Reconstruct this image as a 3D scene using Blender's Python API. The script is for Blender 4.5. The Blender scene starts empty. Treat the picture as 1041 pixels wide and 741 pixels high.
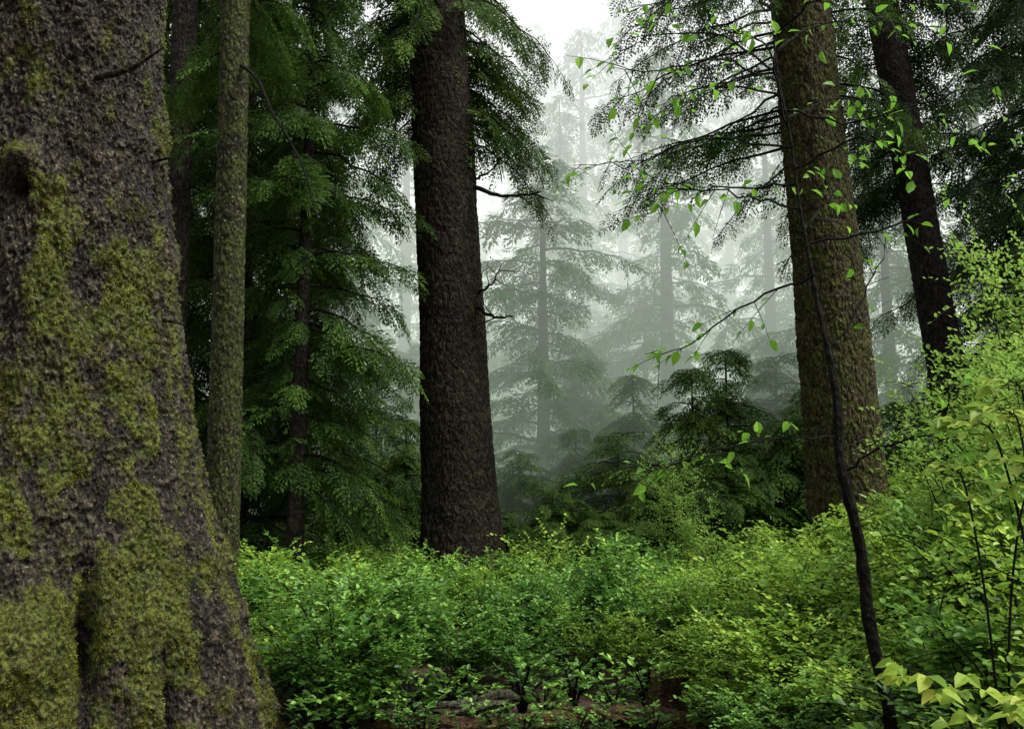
import bpy, math
import numpy as np
from mathutils import Vector
scene = bpy.context.scene
COL = scene.collection
rng = np.random.default_rng(7)

# ------------------------------------------------------------------ noise
def _hash(i, j, k):
    h = (i.astype(np.int64)*374761393 + j.astype(np.int64)*668265263 + k.astype(np.int64)*2147483647) & 0xFFFFFFFF
    h = ((h ^ (h >> 13))*1274126177) & 0xFFFFFFFF
    h = (h ^ (h >> 16)) & 0xFFFFFFFF
    return h.astype(np.float64)/4294967295.0
def vnoise(p):
    i = np.floor(p).astype(np.int64); f = p-i; f = f*f*(3-2*f)
    out = 0
    for a in (0, 1):
        for b in (0, 1):
            for c in (0, 1):
                w = (f[:, 0] if a else 1-f[:, 0])*(f[:, 1] if b else 1-f[:, 1])*(f[:, 2] if c else 1-f[:, 2])
                out = out + w*_hash(i[:, 0]+a, i[:, 1]+b, i[:, 2]+c)
    return out
def fbm(p, o=4):
    s = 0; a = .5; t = 0
    for k in range(o):
        s = s + a*vnoise(p*(2**k)+k*17.3); t += a; a *= .5
    return s/t

# ------------------------------------------------------------------ mesh helpers
def mesh_from(name, verts, faces, mat, attrs=None, smooth=False):
    me = bpy.data.meshes.new(name)
    nv = len(verts); nf = len(faces)
    me.vertices.add(nv); me.vertices.foreach_set("co", np.ascontiguousarray(verts, dtype=np.float32).ravel())
    me.loops.add(nf*4); me.loops.foreach_set("vertex_index", np.ascontiguousarray(faces, dtype=np.int32).ravel())
    me.polygons.add(nf)
    me.polygons.foreach_set("loop_start", np.arange(0, nf*4, 4, dtype=np.int32))
    me.polygons.foreach_set("loop_total", np.full(nf, 4, dtype=np.int32))
    if smooth:
        me.polygons.foreach_set("use_smooth", np.ones(nf, dtype=bool))
    me.update(calc_edges=True)
    for k, v in (attrs or {}).items():
        at = me.attributes.new(k, 'FLOAT', 'POINT')
        at.data.foreach_set("value", np.ascontiguousarray(v, dtype=np.float32))
    me.materials.append(mat)
    return me
def mesh_quads(name, Q, tint, mat):
    n = len(Q)
    return mesh_from(name, Q.reshape(-1, 3), np.arange(n*4).reshape(n, 4), mat, {"tint": np.repeat(tint, 4)})
def norm(v):
    return v/np.maximum(np.linalg.norm(v, axis=-1, keepdims=True), 1e-9)
def tube(pts, rad, n=6, jitter=0.0):
    pts = np.asarray(pts, float); rad = np.asarray(rad, float)
    t = norm(np.gradient(pts, axis=0))
    ref = np.array([0.31, 0.17, 0.93]) if abs(t[0][2]) < .9 else np.array([1., .1, 0])
    u = norm(np.cross(t, ref)); w = np.cross(t, u)
    a = np.linspace(0, 2*np.pi, n, endpoint=False)
    ring = pts[:, None]+rad[:, None, None]*(np.cos(a)[None, :, None]*u[:, None]+np.sin(a)[None, :, None]*w[:, None])
    if jitter:
        ring = ring + (vnoise(ring.reshape(-1, 3)*25)[:, None]-.5).reshape(len(pts), n, 1)*jitter*(ring-pts[:, None])
    A = ring[:-1]; B = ring[1:]
    return np.stack([A, np.roll(A, -1, 1), np.roll(B, -1, 1), B], 2).reshape(-1, 4, 3)
def smoothpath(ctrl, n=14):
    c = np.asarray(ctrl, float); m = len(c)
    c = np.vstack([2*c[0]-c[1], c, 2*c[-1]-c[-2]])
    out = []
    ts = np.linspace(0, m-1-1e-6, n)
    for t in ts:
        i = int(t); f = t-i; p0, p1, p2, p3 = c[i:i+4]
        out.append(.5*((2*p1)+(-p0+p2)*f+(2*p0-5*p1+4*p2-p3)*f*f+(-p0+3*p1-3*p2+p3)*f**3))
    return np.array(out)
def leaves(p, d, nrm, L, W, fold=.12):
    d = norm(d); s = norm(np.cross(d, nrm)); n = np.cross(s, d)
    L = L[:, None]; W = W[:, None]
    return np.stack([p, p+.45*L*d+.5*W*s+fold*W*n, p+L*d, p+.45*L*d-.5*W*s+fold*W*n], 1)
def big_leaves(p, d, nrm, L, W, fold=.18, droop=.25):
    d = norm(d); s = norm(np.cross(d, nrm)); n = np.cross(s, d)
    L = L[:, None]; W = W[:, None]
    def at(t, w, up):
        return p+t*L*d+w*W*s+up*W*n-droop*L*t*t*n
    b = at(0, 0, 0); tip = at(1.0, 0, 0); m1 = at(.33, 0, 0); m2 = at(.7, 0, 0)
    o = []
    for sg in (1, -1):
        l1 = at(.27, .46*sg, fold); l2 = at(.62, .40*sg, fold*.8); l3 = at(.85, .17*sg, fold*.3)
        o += [np.stack([b, l1, l2, m1], 1), np.stack([m1, l2, l3, m2], 1), np.stack([m2, l3, tip, tip+(b-tip)*.001], 1)]
    return np.stack(o, 1).reshape(-1, 4, 3)
def oval_leaves(p, d, nrm, L, W, fold=.12):
    d = norm(d); s = norm(np.cross(d, nrm)); n = np.cross(s, d)
    L = L[:, None]; W = W[:, None]; o = []
    tip = p+L*d
    for sg in (1, -1):
        o.append(np.stack([p, p+.24*L*d+.42*sg*W*s+fold*W*n, p+.68*L*d+.42*sg*W*s+fold*W*n, tip], 1))
    return np.stack(o, 1).reshape(-1, 4, 3)

# ------------------------------------------------------------------ materials
def nd(nt, t, **k):
    n = nt.nodes.new(t)
    for a, b in k.items(): setattr(n, a, b)
    return n
def mat_new(name):
    m = bpy.data.materials.new(name); m.use_nodes = True
    nt = m.node_tree; nt.nodes.clear()
    return m, nt, nd(nt, 'ShaderNodeOutputMaterial')
def mixc(nt, fac, a, b, blend='MIX'):
    n = nd(nt, 'ShaderNodeMix', data_type='RGBA', blend_type=blend)
    for idx, v in ((0, fac), (6, a), (7, b)):
        if isinstance(v, bpy.types.NodeSocket): nt.links.new(v, n.inputs[idx])
        elif idx == 0: n.inputs[0].default_value = v
        else: n.inputs[idx].default_value = (*v, 1)
    return n.outputs[2]
def ramp(nt, src, stops):
    r = nd(nt, 'ShaderNodeValToRGB'); e = r.color_ramp.elements
    while len(e) < len(stops): e.new(.5)
    for i, (p, c) in enumerate(stops):
        e[i].position = p; e[i].color = (*c, 1) if not isinstance(c, (int, float)) else (c, c, c, 1)
    nt.links.new(src, r.inputs[0]); return r.outputs[0]
def leaf_mat(name, dark, mid, light, trans=.3, rough=.45, tcol=None, spec=.15):
    m, nt, out = mat_new(name)
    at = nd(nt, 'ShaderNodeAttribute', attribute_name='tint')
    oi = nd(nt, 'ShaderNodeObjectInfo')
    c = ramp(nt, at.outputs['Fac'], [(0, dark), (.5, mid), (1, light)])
    hs = nd(nt, 'ShaderNodeHueSaturation')
    mr = nd(nt, 'ShaderNodeMapRange'); mr.inputs[3].default_value = .75; mr.inputs[4].default_value = 1.25
    nt.links.new(oi.outputs['Random'], mr.inputs[0]); nt.links.new(mr.outputs[0], hs.inputs['Value'])
    mh = nd(nt, 'ShaderNodeMapRange'); mh.inputs[3].default_value = .502; mh.inputs[4].default_value = .482
    nt.links.new(oi.outputs['Random'], mh.inputs[0]); nt.links.new(mh.outputs[0], hs.inputs['Hue'])
    nt.links.new(c, hs.inputs['Color'])
    p = nd(nt, 'ShaderNodeBsdfPrincipled'); p.inputs['Roughness'].default_value = rough
    p.inputs['Specular IOR Level'].default_value = spec
    nt.links.new(hs.outputs[0], p.inputs['Base Color'])
    t = nd(nt, 'ShaderNodeBsdfTranslucent')
    tc = mixc(nt, .5, hs.outputs[0], tcol or light)
    nt.links.new(tc, t.inputs[0])
    mx = nd(nt, 'ShaderNodeMixShader'); mx.inputs[0].default_value = trans
    nt.links.new(p.outputs[0], mx.inputs[1]); nt.links.new(t.outputs[0], mx.inputs[2])
    nt.links.new(mx.outputs[0], out.inputs[0]); return m
def bark_mat(name, dark, mid, light, spot=(.22, .23, .17), spotamt=.62, moss=(.10, .13, .02), mossamt=.75, sc=1.0, bump=.03, attr_moss=False, zs=.5, rough=.75, spec=.15):
    m, nt, out = mat_new(name)
    tc = nd(nt, 'ShaderNodeTexCoord')
    mp = nd(nt, 'ShaderNodeMapping'); mp.inputs['Scale'].default_value = (1, 1, zs)
    nt.links.new(tc.outputs['Object'], mp.inputs[0])
    n1 = nd(nt, 'ShaderNodeTexNoise'); n1.inputs['Scale'].default_value = 18*sc; n1.inputs['Detail'].default_value = 8; n1.inputs['Roughness'].default_value = .75
    nt.links.new(mp.outputs[0], n1.inputs['Vector'])
    v1 = nd(nt, 'ShaderNodeTexVoronoi'); v1.inputs['Scale'].default_value = 30*sc
    nt.links.new(mp.outputs[0], v1.inputs['Vector'])
    c = ramp(nt, n1.outputs['Fac'], [(.36, dark), (.5, mid), (.64, light)])
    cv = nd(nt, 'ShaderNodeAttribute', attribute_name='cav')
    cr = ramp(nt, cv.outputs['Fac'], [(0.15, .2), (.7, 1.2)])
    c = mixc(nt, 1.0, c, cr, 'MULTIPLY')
    n5 = nd(nt, 'ShaderNodeTexNoise'); n5.inputs['Scale'].default_value = 1.6; n5.inputs['Detail'].default_value = 3
    nt.links.new(tc.outputs['Object'], n5.inputs['Vector'])
    c = mixc(nt, 1.0, c, ramp(nt, n5.outputs['Fac'], [(.35, .6), (.65, 1.35)]), 'MULTIPLY')
    n2 = nd(nt, 'ShaderNodeTexNoise'); n2.inputs['Scale'].default_value = 34*sc; n2.inputs['Detail'].default_value = 3
    nt.links.new(tc.outputs['Object'], n2.inputs['Vector'])
    f2 = ramp(nt, n2.outputs['Fac'], [(spotamt, 0.), (spotamt+.05, .8)])
    c = mixc(nt, f2, c, spot)
    n3 = nd(nt, 'ShaderNodeTexNoise'); n3.inputs['Scale'].default_value = 4.5; n3.inputs['Detail'].default_value = 9; n3.inputs['Roughness'].default_value = .8
    nt.links.new(tc.outputs['Object'], n3.inputs['Vector'])
    if attr_moss:
        ma = nd(nt, 'ShaderNodeAttribute', attribute_name='moss')
        ad = nd(nt, 'ShaderNodeMath', operation='ADD'); nt.links.new(ma.outputs['Fac'], ad.inputs[0])
        m2 = nd(nt, 'ShaderNodeMath', operation='MULTIPLY_ADD'); nt.links.new(n3.outputs['Fac'], m2.inputs[0]); m2.inputs[1].default_value = 3.6; m2.inputs[2].default_value = -1.8
        nt.links.new(m2.outputs[0], ad.inputs[1])
        f3 = ramp(nt, ad.outputs[0], [(.38, 0.), (.9, .85)])
    else:
        f3 = ramp(nt, n3.outputs['Fac'], [(mossamt-.14, 0.), (mossamt, .85)])
    n4 = nd(nt, 'ShaderNodeTexNoise'); n4.inputs['Scale'].default_value = 30; n4.inputs['Detail'].default_value = 5
    nt.links.new(tc.outputs['Object'], n4.inputs['Vector'])
    mc = ramp(nt, n4.outputs['Fac'], [(.38, tuple(x*.18 for x in moss)), (.55, moss), (.7, tuple(min(1, x*1.7) for x in moss))])
    c = mixc(nt, f3, c, mc)
    p = nd(nt, 'ShaderNodeBsdfPrincipled'); p.inputs['Roughness'].default_value = rough
    p.inputs['Specular IOR Level'].default_value = spec
    nt.links.new(c, p.inputs['Base Color'])
    ad2 = nd(nt, 'ShaderNodeMath', operation='ADD'); nt.links.new(n1.outputs['Fac'], ad2.inputs[0]); nt.links.new(v1.outputs['Distance'], ad2.inputs[1])
    b = nd(nt, 'ShaderNodeBump'); b.inputs['Strength'].default_value = 1.0; b.inputs['Distance'].default_value = bump
    nt.links.new(ad2.outputs[0], b.inputs['Height']); nt.links.new(b.outputs[0], p.inputs['Normal'])
    nt.links.new(p.outputs[0], out.inputs[0]); return m

M_needle = leaf_mat('hemlock_needles', (.009, .027, .005), (.036, .086, .013), (.11, .21, .03), .28, .5, spec=.08)
M_needle_dark = leaf_mat('cedar_needles', (.008, .022, .005), (.025, .060, .011), (.065, .135, .022), .28, .5, spec=.08)
M_needle_far = leaf_mat('far_needles', (.015, .055, .008), (.045, .135, .018), (.11, .26, .03), .35)
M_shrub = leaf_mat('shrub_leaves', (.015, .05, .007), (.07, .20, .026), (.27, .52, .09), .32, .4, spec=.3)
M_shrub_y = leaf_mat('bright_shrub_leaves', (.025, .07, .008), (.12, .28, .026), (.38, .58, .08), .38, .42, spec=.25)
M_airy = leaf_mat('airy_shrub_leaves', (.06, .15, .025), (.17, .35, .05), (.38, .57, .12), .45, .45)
M_leaf = leaf_mat('alder_leaves', (.06, .18, .02), (.14, .37, .03), (.26, .56, .06), .5, .4)
M_leaf_y = leaf_mat('salmonberry_leaves', (.12, .26, .03), (.28, .45, .05), (.52, .60, .12), .45, .4)
M_moss = leaf_mat('moss_tufts', (.018, .024, .005), (.095, .115, .014), (.32, .35, .035), .2, .8)
M_bark_big = bark_mat('spruce_bark_mossy', (.006, .0045, .003), (.032, .025, .0155), (.13, .108, .068), spotamt=.65, spot=(.19, .19, .12), moss=(.095, .115, .016), attr_moss=True, bump=.022, zs=.7, sc=1.35, rough=.58, spec=.22)
M_bark = bark_mat('fir_bark', (.006, .0048, .0033), (.0175, .0138, .0092), (.05, .041, .026), (.10, .095, .055), .66, mossamt=.72, sc=1.1, rough=.7, spec=.12)
M_bark_red = bark_mat('cedar_bark', (.006, .004, .0022), (.026, .0165, .0085), (.072, .048, .024), (.17, .17, .09), .61, moss=(.07, .085, .014), mossamt=.575, sc=1.0, zs=.45)
M_bark_lichen = bark_mat('lichen_bark', (.006, .0055, .003), (.018, .0165, .008), (.045, .043, .02), (.22, .23, .14), .61, moss=(.055, .072, .012), mossamt=.56, sc=.8)
M_bark_dark = bark_mat('dark_bark', (.005, .004, .003), (.014, .011, .008), (.035, .028, .02), (.05, .05, .035), .70, mossamt=.8)
M_twig = bark_mat('twig_bark', (.012, .010, .007), (.035, .028, .018), (.07, .058, .04), (.1, .1, .08), .7, mossamt=.7)
M_rot = bark_mat('rotten_wood', (.012, .0055, .0035), (.055, .026, .015), (.15, .075, .042), (.10, .09, .05), .68, mossamt=.60, sc=1.2, zs=1)
M_greywood = bark_mat('weathered_wood', (.02, .018, .014), (.06, .052, .04), (.13, .115, .088), (.1, .1, .08), .75, mossamt=.62, zs=1)

# ------------------------------------------------------------------ scene things
def thing(name, label, category, loc, group=None, rot=0.0, scale=1.0):
    e = bpy.data.objects.new(name, None); COL.objects.link(e)
    e.empty_display_size = .2
    e.location = loc; e.rotation_euler = (0, 0, rot); e.scale = (scale,)*3
    e["label"] = label; e["category"] = category
    if group: e["group"] = group
    return e
def part(parent, name, me, label=None):
    o = bpy.data.objects.new(name, me); COL.objects.link(o); o.parent = parent
    if label: o["label"] = label
    return o
def copy_thing(src, loc, rot=0., scale=1., label=None):
    e = src.copy(); COL.objects.link(e); e.location = loc; e.rotation_euler = (0, 0, rot); e.scale = (scale,)*3 if isinstance(scale, (int, float)) else scale
    if label: e["label"] = label
    for c in list(src.children):
        k = c.copy(); k.parent = e; COL.objects.link(k)
    return e

# ------------------------------------------------------------------ trunks
def trunk_mesh(name, mat, zs, xs, ys, rs, seg, dz, amp=.02, fr=9., flute=.05, seed=0., nfl=5, flz=1.5, zf=.45):
    zmax = zs[-1]; n = max(6, int((zmax-zs[0])/dz)); z = np.linspace(zs[0], zmax, n)
    th = np.linspace(0, 2*np.pi, seg, endpoint=False)
    Z, T = np.meshgrid(z, th, indexing='ij')
    cx = np.interp(Z, zs, xs); cy = np.interp(Z, zs, ys); R = np.interp(Z, zs, rs)
    A = flute*(.35+np.exp(-np.maximum(Z, 0)/flz)*1.6)
    lob = np.cos(T*nfl+seed+.25*np.sin(Z*.7))*.6+np.cos(T*(nfl+3)+seed*2.1)*.4
    R = R*(1+A*lob)
    R = R*(1+.08*(fbm(np.stack([np.cos(T)*1.2, np.sin(T)*1.2, Z*.8], -1).reshape(-1, 3)+seed, 2).reshape(R.shape)-.5))
    P = np.stack([np.cos(T)*R.mean(1)[:, None]*fr, np.sin(T)*R.mean(1)[:, None]*fr, Z*fr*zf], -1).reshape(-1, 3)+seed*3
    b = fbm(P, 4); b = 1-np.abs(b-.5)*5; b = np.clip(b, 0, 1)
    b2 = fbm(P*2.7+9, 3)
    cav = np.clip(1-b**2*.8, 0, 1)*(.35+1.0*b2)
    R2 = R.ravel()+amp*(cav-.5)*2
    V = np.stack([cx.ravel()+np.cos(T.ravel())*R2, cy.ravel()+np.sin(T.ravel())*R2, Z.ravel()], -1)
    i = np.arange(n-1)[:, None]*seg; j = np.arange(seg)[None]; j2 = (j+1) % seg
    F = np.stack([i+j, i+j2, i+seg+j2, i+seg+j], -1).reshape(-1, 4)
    return mesh_from(name, V, F, mat, {"cav": cav}, True)

# ------------------------------------------------------------------ conifer sprays
def spray_proto(r, n_side=12, leaf=.05, lw=.014, step=.034, L=.6, wide=.3):
    P = []; D = []; LL = []
    for k in range(n_side):
        s = .04+.93*k/(n_side-1)
        for sg in (1, -1):
            tl = wide*((1-s)**.75)*(.75+.4*r.random())*(.55+.45*min(1, s*4))+.03
            ang = sg*(math.radians(58-18*s)+r.normal(0, .1))
            dx, dy = math.cos(ang), math.sin(ang)
            m = max(1, int(tl/step))
            for q in range(m):
                t = (q+.3)/m*tl
                a2 = ang+(.5 if q % 2 else -.5)+r.normal(0, .15)
                if q == m-1: a2 = ang
                x = s*L+dx*t; y = dy*t
                P.append((x, y, -.35*x*x-.7*y*y+r.normal(0, .008))); D.append((math.cos(a2), math.sin(a2), -.3-.6*t+r.normal(0, .14)))
                LL.append(leaf*(.7+.6*r.random()))
    P = np.array(P); D = np.array(D); LL = np.array(LL)
    N = np.tile([0, 0, 1.], (len(P), 1))+r.normal(0, .3, (len(P), 3))
    return leaves(P, D, N, LL, LL*lw/leaf*1.0+.002, .05)
pr = np.random.default_rng(3)
PROTO_HI = [spray_proto(pr, 10, .075, .026, .038) for _ in range(5)]
PROTO_MID = [spray_proto(pr, 8, .12, .045, .06) for _ in range(4)]
PROTO_LO = [spray_proto(pr, 6, .20, .08, .11) for _ in range(4)]
def place_sprays(protos, pos, dirs, up, sc, r):
    d = norm(dirs); s = norm(np.cross(up, d)); n = np.cross(d, s)
    Rm = np.stack([d, s, n], -1)
    out = []; tint = []
    idx = r.integers(0, len(protos), len(pos))
    for k, pq in enumerate(protos):
        m = idx == k
        if not m.any(): continue
        Q = np.einsum('kij,qvj->kqvi', Rm[m]*sc[m][:, None, None], pq)+pos[m][:, None, None]
        tt = np.clip(r.normal(.34, .16, (m.sum(), 1))+r.normal(0, .13, (m.sum(), len(pq)))+.4*pq[None, :, 0, 0], 0, 1)
        out.append(Q.reshape(-1, 4, 3)); tint.append(tt.ravel())
    return np.concatenate(out), np.concatenate(tint)
def branches(specs, r, protos, spacing=.17, ssc=1.0, hang=.35, start=.2):
    W = []; pos = []; dr = []; ups = []; sc = []
    for (b, az, Ln, a, dq, r0) in specs:
        b = np.array(b, float)
        t = np.linspace(0, 1, 9); bend = r.normal(0, .22)
        aa = az+bend*t
        pts = b+np.stack([np.cos(aa)*Ln*t, np.sin(aa)*Ln*t, Ln*(a*t-dq*t*t)], -1)
        pts[1:-1] += r.normal(0, .012*Ln, (7, 3))
        W.append(tube(pts, r0*(1-t*.9), 5))
        n = max(3, int(Ln*(1-start)/spacing))
        for q in range(n):
            tt = start+(1-start)*(q+.5*r.random())/n
            p = np.array([np.interp(tt, t, pts[:, c]) for c in range(3)])
            f = pts[min(8, int(tt*8)+1)]-pts[int(min(tt, .99)*8)]
            fa = math.atan2(f[1], f[0])
            for sg in (1, -1):
                if r.random() < .1: continue
                yaw = fa+sg*(math.radians(65-45*tt)+r.normal(0, .22))
                pit = -hang+f[2]/max(np.linalg.norm(f), 1e-6)*.6+r.normal(0, .2)
                d = np.array([math.cos(yaw)*math.cos(pit), math.sin(yaw)*math.cos(pit), math.sin(pit)])
                k = ssc*(.65+.55*r.random())*(1.15-.5*abs(tt-.45))*min(1., .5+Ln*.35)
                pos.append(p); dr.append(d); sc.append(k); ups.append(np.array([r.normal(0, .3), r.normal(0, .3), 1.]))
    Q, T = place_sprays(protos, np.array(pos), np.array(dr), np.array(ups), np.array(sc), r)
    return np.concatenate(W), Q, T
def crown_specs(r, H, z0, R, nb, pw=.8, rise=(.05, .3), droop=(.3, .65), cx=lambda z: 0, cy=lambda z: 0, rmin=.3, front=1.0, tier=.28, ftop=99., irr=1.0):
    S = []; ga = 2.39996; lump = r.uniform(0, 6.28, 4)
    for i in range(nb):
        f = (i+r.random())/nb; z = z0+(H-z0)*f
        z = z+tier*math.sin(z*6.28/1.1)*.6
        az = i*ga+r.normal(0, .3)
        L = R*((1-f)**pw)*(.45+.75*r.random())*(1+irr*(.25*math.sin(az*2+lump[0]+z*.8)+.15*math.sin(z*2.1+lump[1])))+rmin
        if math.sin(az) < -.35 and z < ftop: L *= front
        S.append(((cx(z), cy(z), z), az, L, r.uniform(*rise), r.uniform(*droop), .012+.011*L))
    return S

def conifer(label, loc, H, z0, R, nb, tr, seed, protos, ssc, spacing, mat, bark, group=None, lean=(0, 0), pw=.8, hang=.35, name='conifer_tree', trunk_seg=24, droop=(.3, .65), rise=(.05, .3), front=1.0, start=.2, ftop=99., irr=1.0):
    r = np.random.default_rng(seed)
    cx = lambda z: lean[0]*z; cy = lambda z: lean[1]*z
    S = crown_specs(r, H, z0, R, nb, pw, rise=rise, cx=cx, cy=cy, droop=droop, front=front, ftop=ftop, irr=irr)
    W, Q, T = branches(S, r, protos, spacing, ssc, hang, start)
    e = thing(name, label, 'tree', loc, group)
    zz = np.array([-.3, 0, .5, H*.5, H*.98])
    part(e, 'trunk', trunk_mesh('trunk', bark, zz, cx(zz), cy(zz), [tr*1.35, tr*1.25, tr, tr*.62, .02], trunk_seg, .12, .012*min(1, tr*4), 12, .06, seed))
    part(e, 'limbs', mesh_quads('limbs', W, np.full(len(W), .5), M_twig))
    part(e, 'crown', mesh_quads('crown', Q, T, mat))
    return e

# ================================================================== GROUND
def ground():
    n = 260
    g = np.sign(np.linspace(-1, 1, n))*np.abs(np.linspace(-1, 1, n))**2.2*250
    X, Y = np.meshgrid(g, g+12, indexing='ij')
    P = np.stack([X.ravel()*.35, Y.ravel()*.35, np.zeros(n*n)], -1)
    Z = (fbm(P, 4)-.5)*.35+(fbm(P*9, 3)-.5)*.06
    Z = Z-.02
    V = np.stack([X.ravel(), Y.ravel(), Z], -1)
    i = np.arange(n-1)[:, None]*n; j = np.arange(n-1)[None]
    F = np.stack([i+j, i+n+j, i+n+j+1, i+j+1], -1).reshape(-1, 4)
    m, nt, out = mat_new('forest_soil')
    tc = nd(nt, 'ShaderNodeTexCoord'); n1 = nd(nt, 'ShaderNodeTexNoise'); n1.inputs['Scale'].default_value = 9; n1.inputs['Detail'].default_value = 10; n1.inputs['Roughness'].default_value = .75
    nt.links.new(tc.outputs['Object'], n1.inputs['Vector'])
    c = ramp(nt, n1.outputs['Fac'], [(.35, (.012, .008, .005)), (.5, (.05, .026, .014)), (.62, (.10, .05, .028)), (.72, (.04, .05, .015))])
    p = nd(nt, 'ShaderNodeBsdfPrincipled'); p.inputs['Roughness'].default_value = .9
    nt.links.new(c, p.inputs['Base Color'])
    b = nd(nt, 'ShaderNodeBump'); b.inputs['Distance'].default_value = .04; nt.links.new(n1.outputs['Fac'], b.inputs['Height']); nt.links.new(b.outputs[0], p.inputs['Normal'])
    nt.links.new(p.outputs[0], out.inputs[0])
    o = bpy.data.objects.new('ground', mesh_from('ground', V, F, m, None, True)); COL.objects.link(o); o["kind"] = "structure"
    o["label"] = "dark brown forest floor covered with litter"; o["category"] = "ground"
ground()

# ================================================================== BIG MOSSY SPRUCE
def big_spruce():
    CX, CY = -4.02, 8.5
    e = thing('spruce_tree', 'huge old spruce trunk with flared base covered in green moss', 'tree', (CX, CY, 0))
    nth, nz = 820, 720
    u = np.linspace(0, 1, nth, endpoint=False)
    th = np.where(u < .8, -math.pi*1.05+(u/.8)*math.pi*1.25, math.pi*.2+((u-.8)/.2)*math.pi*.75)
    z = np.linspace(-.25, 9.5, nz)
    Z, T = np.meshgrid(z, th, indexing='ij')
    R = np.interp(Z, [-.25, .0, .47, 1.29, 2.1, 2.9, 3.8, 5.2, 6.6, 9.5], [2.28, 2.14, 1.96, 1.69, 1.42, 1.20, 1.05, .91, .83, .72])
    q = np.exp(-np.maximum(Z, 0)/1.9)
    TT = T+.10*np.sin(Z*1.3)
    def ridge(x, k): return 1-2*np.abs(np.sin(x))**k
    lob = .45*ridge(TT*2.5+.35, .8)+.35*ridge(TT*4-1.0+.1*Z, .8)+.2*np.cos(TT*12+2+.3*Z)
    R = R*(1+lob*(.02+.13*q))
    x = np.cos(T)*R; y = np.sin(T)*R*.85
    P = np.stack([x, y, Z], -1).reshape(-1, 3)
    big = fbm(P*np.array([1.6, 1.6, .9])+3, 3)-.5
    med = fbm(P*np.array([6, 6, 3.6])+11, 3)
    rid = 1-np.clip(np.abs(fbm(P*np.array([22, 22, 11])+31, 3)-.5)*6, 0, 1)
    fine = fbm(P*np.array([48, 48, 34.]), 3)
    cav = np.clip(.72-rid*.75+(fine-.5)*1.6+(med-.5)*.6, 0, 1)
    mm = fbm(P*np.array([2.2, 2.2, .9])+77, 5)
    fl = fbm(P*np.array([9, 9, 4])+50, 4)
    side = np.cos(T.ravel()+math.pi*.62)
    zz = P[:, 2]
    moss = np.clip((mm-.5)*2.8+(fl-.5)*2.8+.46+.10*side+.20*np.clip((4.0-zz)/2.5, -1, 1)-.30*np.clip((zz-3.4)/1.4, 0, 1.2), 0, 1)
    disp = big*.20+(med-.5)*.10+(cav-.5)*.030+moss*.030*(.5+fine)
    def blob(tx, tz, sx, sz):
        return np.exp(-(((T.ravel()-tx)/sx)**2+((zz-tz)/sz)**2))
    disp += -.42*blob(-1.47, 1.42, .07, .18)+.20*blob(-1.20, .95, .16, .3)-.26*blob(-.95, 1.0, .045, .5)-.22*blob(-.62, .5, .05, .4)
    disp += .24*blob(-1.47, 4.74, .10, .12)-.12*blob(-1.47, 4.50, .09, .06)
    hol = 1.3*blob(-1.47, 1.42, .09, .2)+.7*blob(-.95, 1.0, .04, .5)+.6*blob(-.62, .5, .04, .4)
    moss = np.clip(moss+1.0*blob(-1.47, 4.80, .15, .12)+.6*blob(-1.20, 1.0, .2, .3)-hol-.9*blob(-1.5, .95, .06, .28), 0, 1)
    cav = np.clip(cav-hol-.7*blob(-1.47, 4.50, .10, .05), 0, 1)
    rad = norm(np.stack([np.cos(T), np.sin(T), np.zeros_like(T)], -1).reshape(-1, 3))
    V = P+rad*disp[:, None]
    i = np.arange(nz-1)[:, None]*nth; j = np.arange(nth)[None]; j2 = (j+1) % nth
    F = np.stack([i+j, i+j2, i+nth+j2, i+nth+j], -1).reshape(-1, 4)
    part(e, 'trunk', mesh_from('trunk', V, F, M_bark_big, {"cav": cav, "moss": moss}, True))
    r = np.random.default_rng(5)
    G = V.reshape(nz, nth, 3)
    du = np.gradient(G, axis=1); dv = np.gradient(G, axis=0); N = norm(np.cross(du, dv)).reshape(-1, 3)
    area = np.linalg.norm(np.cross(du, dv), axis=-1).ravel()
    spk = fbm(P*np.array([17, 17, 12])+5, 3)
    w = area*np.clip((moss-.28)*1.4, 0, 1)*np.clip((spk-.43)*6, .01, 1); w[(T.ravel() > .5)] = 0
    w /= w.sum()
    idx = r.choice(len(V), 175000, p=w)
    p = V[idx]+r.normal(0, .006, (len(idx), 3)); n = N[idx]
    d = norm(n*.7+r.normal(0, .6, n.shape)+np.array([0, 0, -.3]))
    L = r.uniform(.007, .020, len(idx)); Q = leaves(p, d, r.normal(0, 1, n.shape), L, L*.35, 0)
    tn = np.clip(.04+1.9*(fbm(p*np.array([6, 6, 3.5])+5, 4)-.28)+r.normal(0, .16, len(idx)), 0, 1)
    part(e, 'moss', mesh_quads('moss', Q, tn, M_moss), 'yellow-green moss cushions on the bark')
    def stub(pts, r0, tip=.3):
        pts = smoothpath(pts, 10)-np.array([CX, CY, 0]); W = tube(pts, np.linspace(r0, r0*tip, 10), 8, .3)
        part(e, 'dead_branch', mesh_quads('dead_branch', W, np.zeros(len(W)), M_greywood))
    stub([(-3.45, 7.85, 5.5), (-3.1, 7.7, 5.52), (-2.82, 7.62, 5.66)], .03)
    stub([(-3.25, 8.3, 4.9), (-2.98, 8.25, 4.95), (-2.86, 8.2, 4.93)], .02)
    stub([(-2.95, 8.3, 3.55), (-2.75, 8.25, 3.5)], .02)
    return e
big_spruce()

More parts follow.
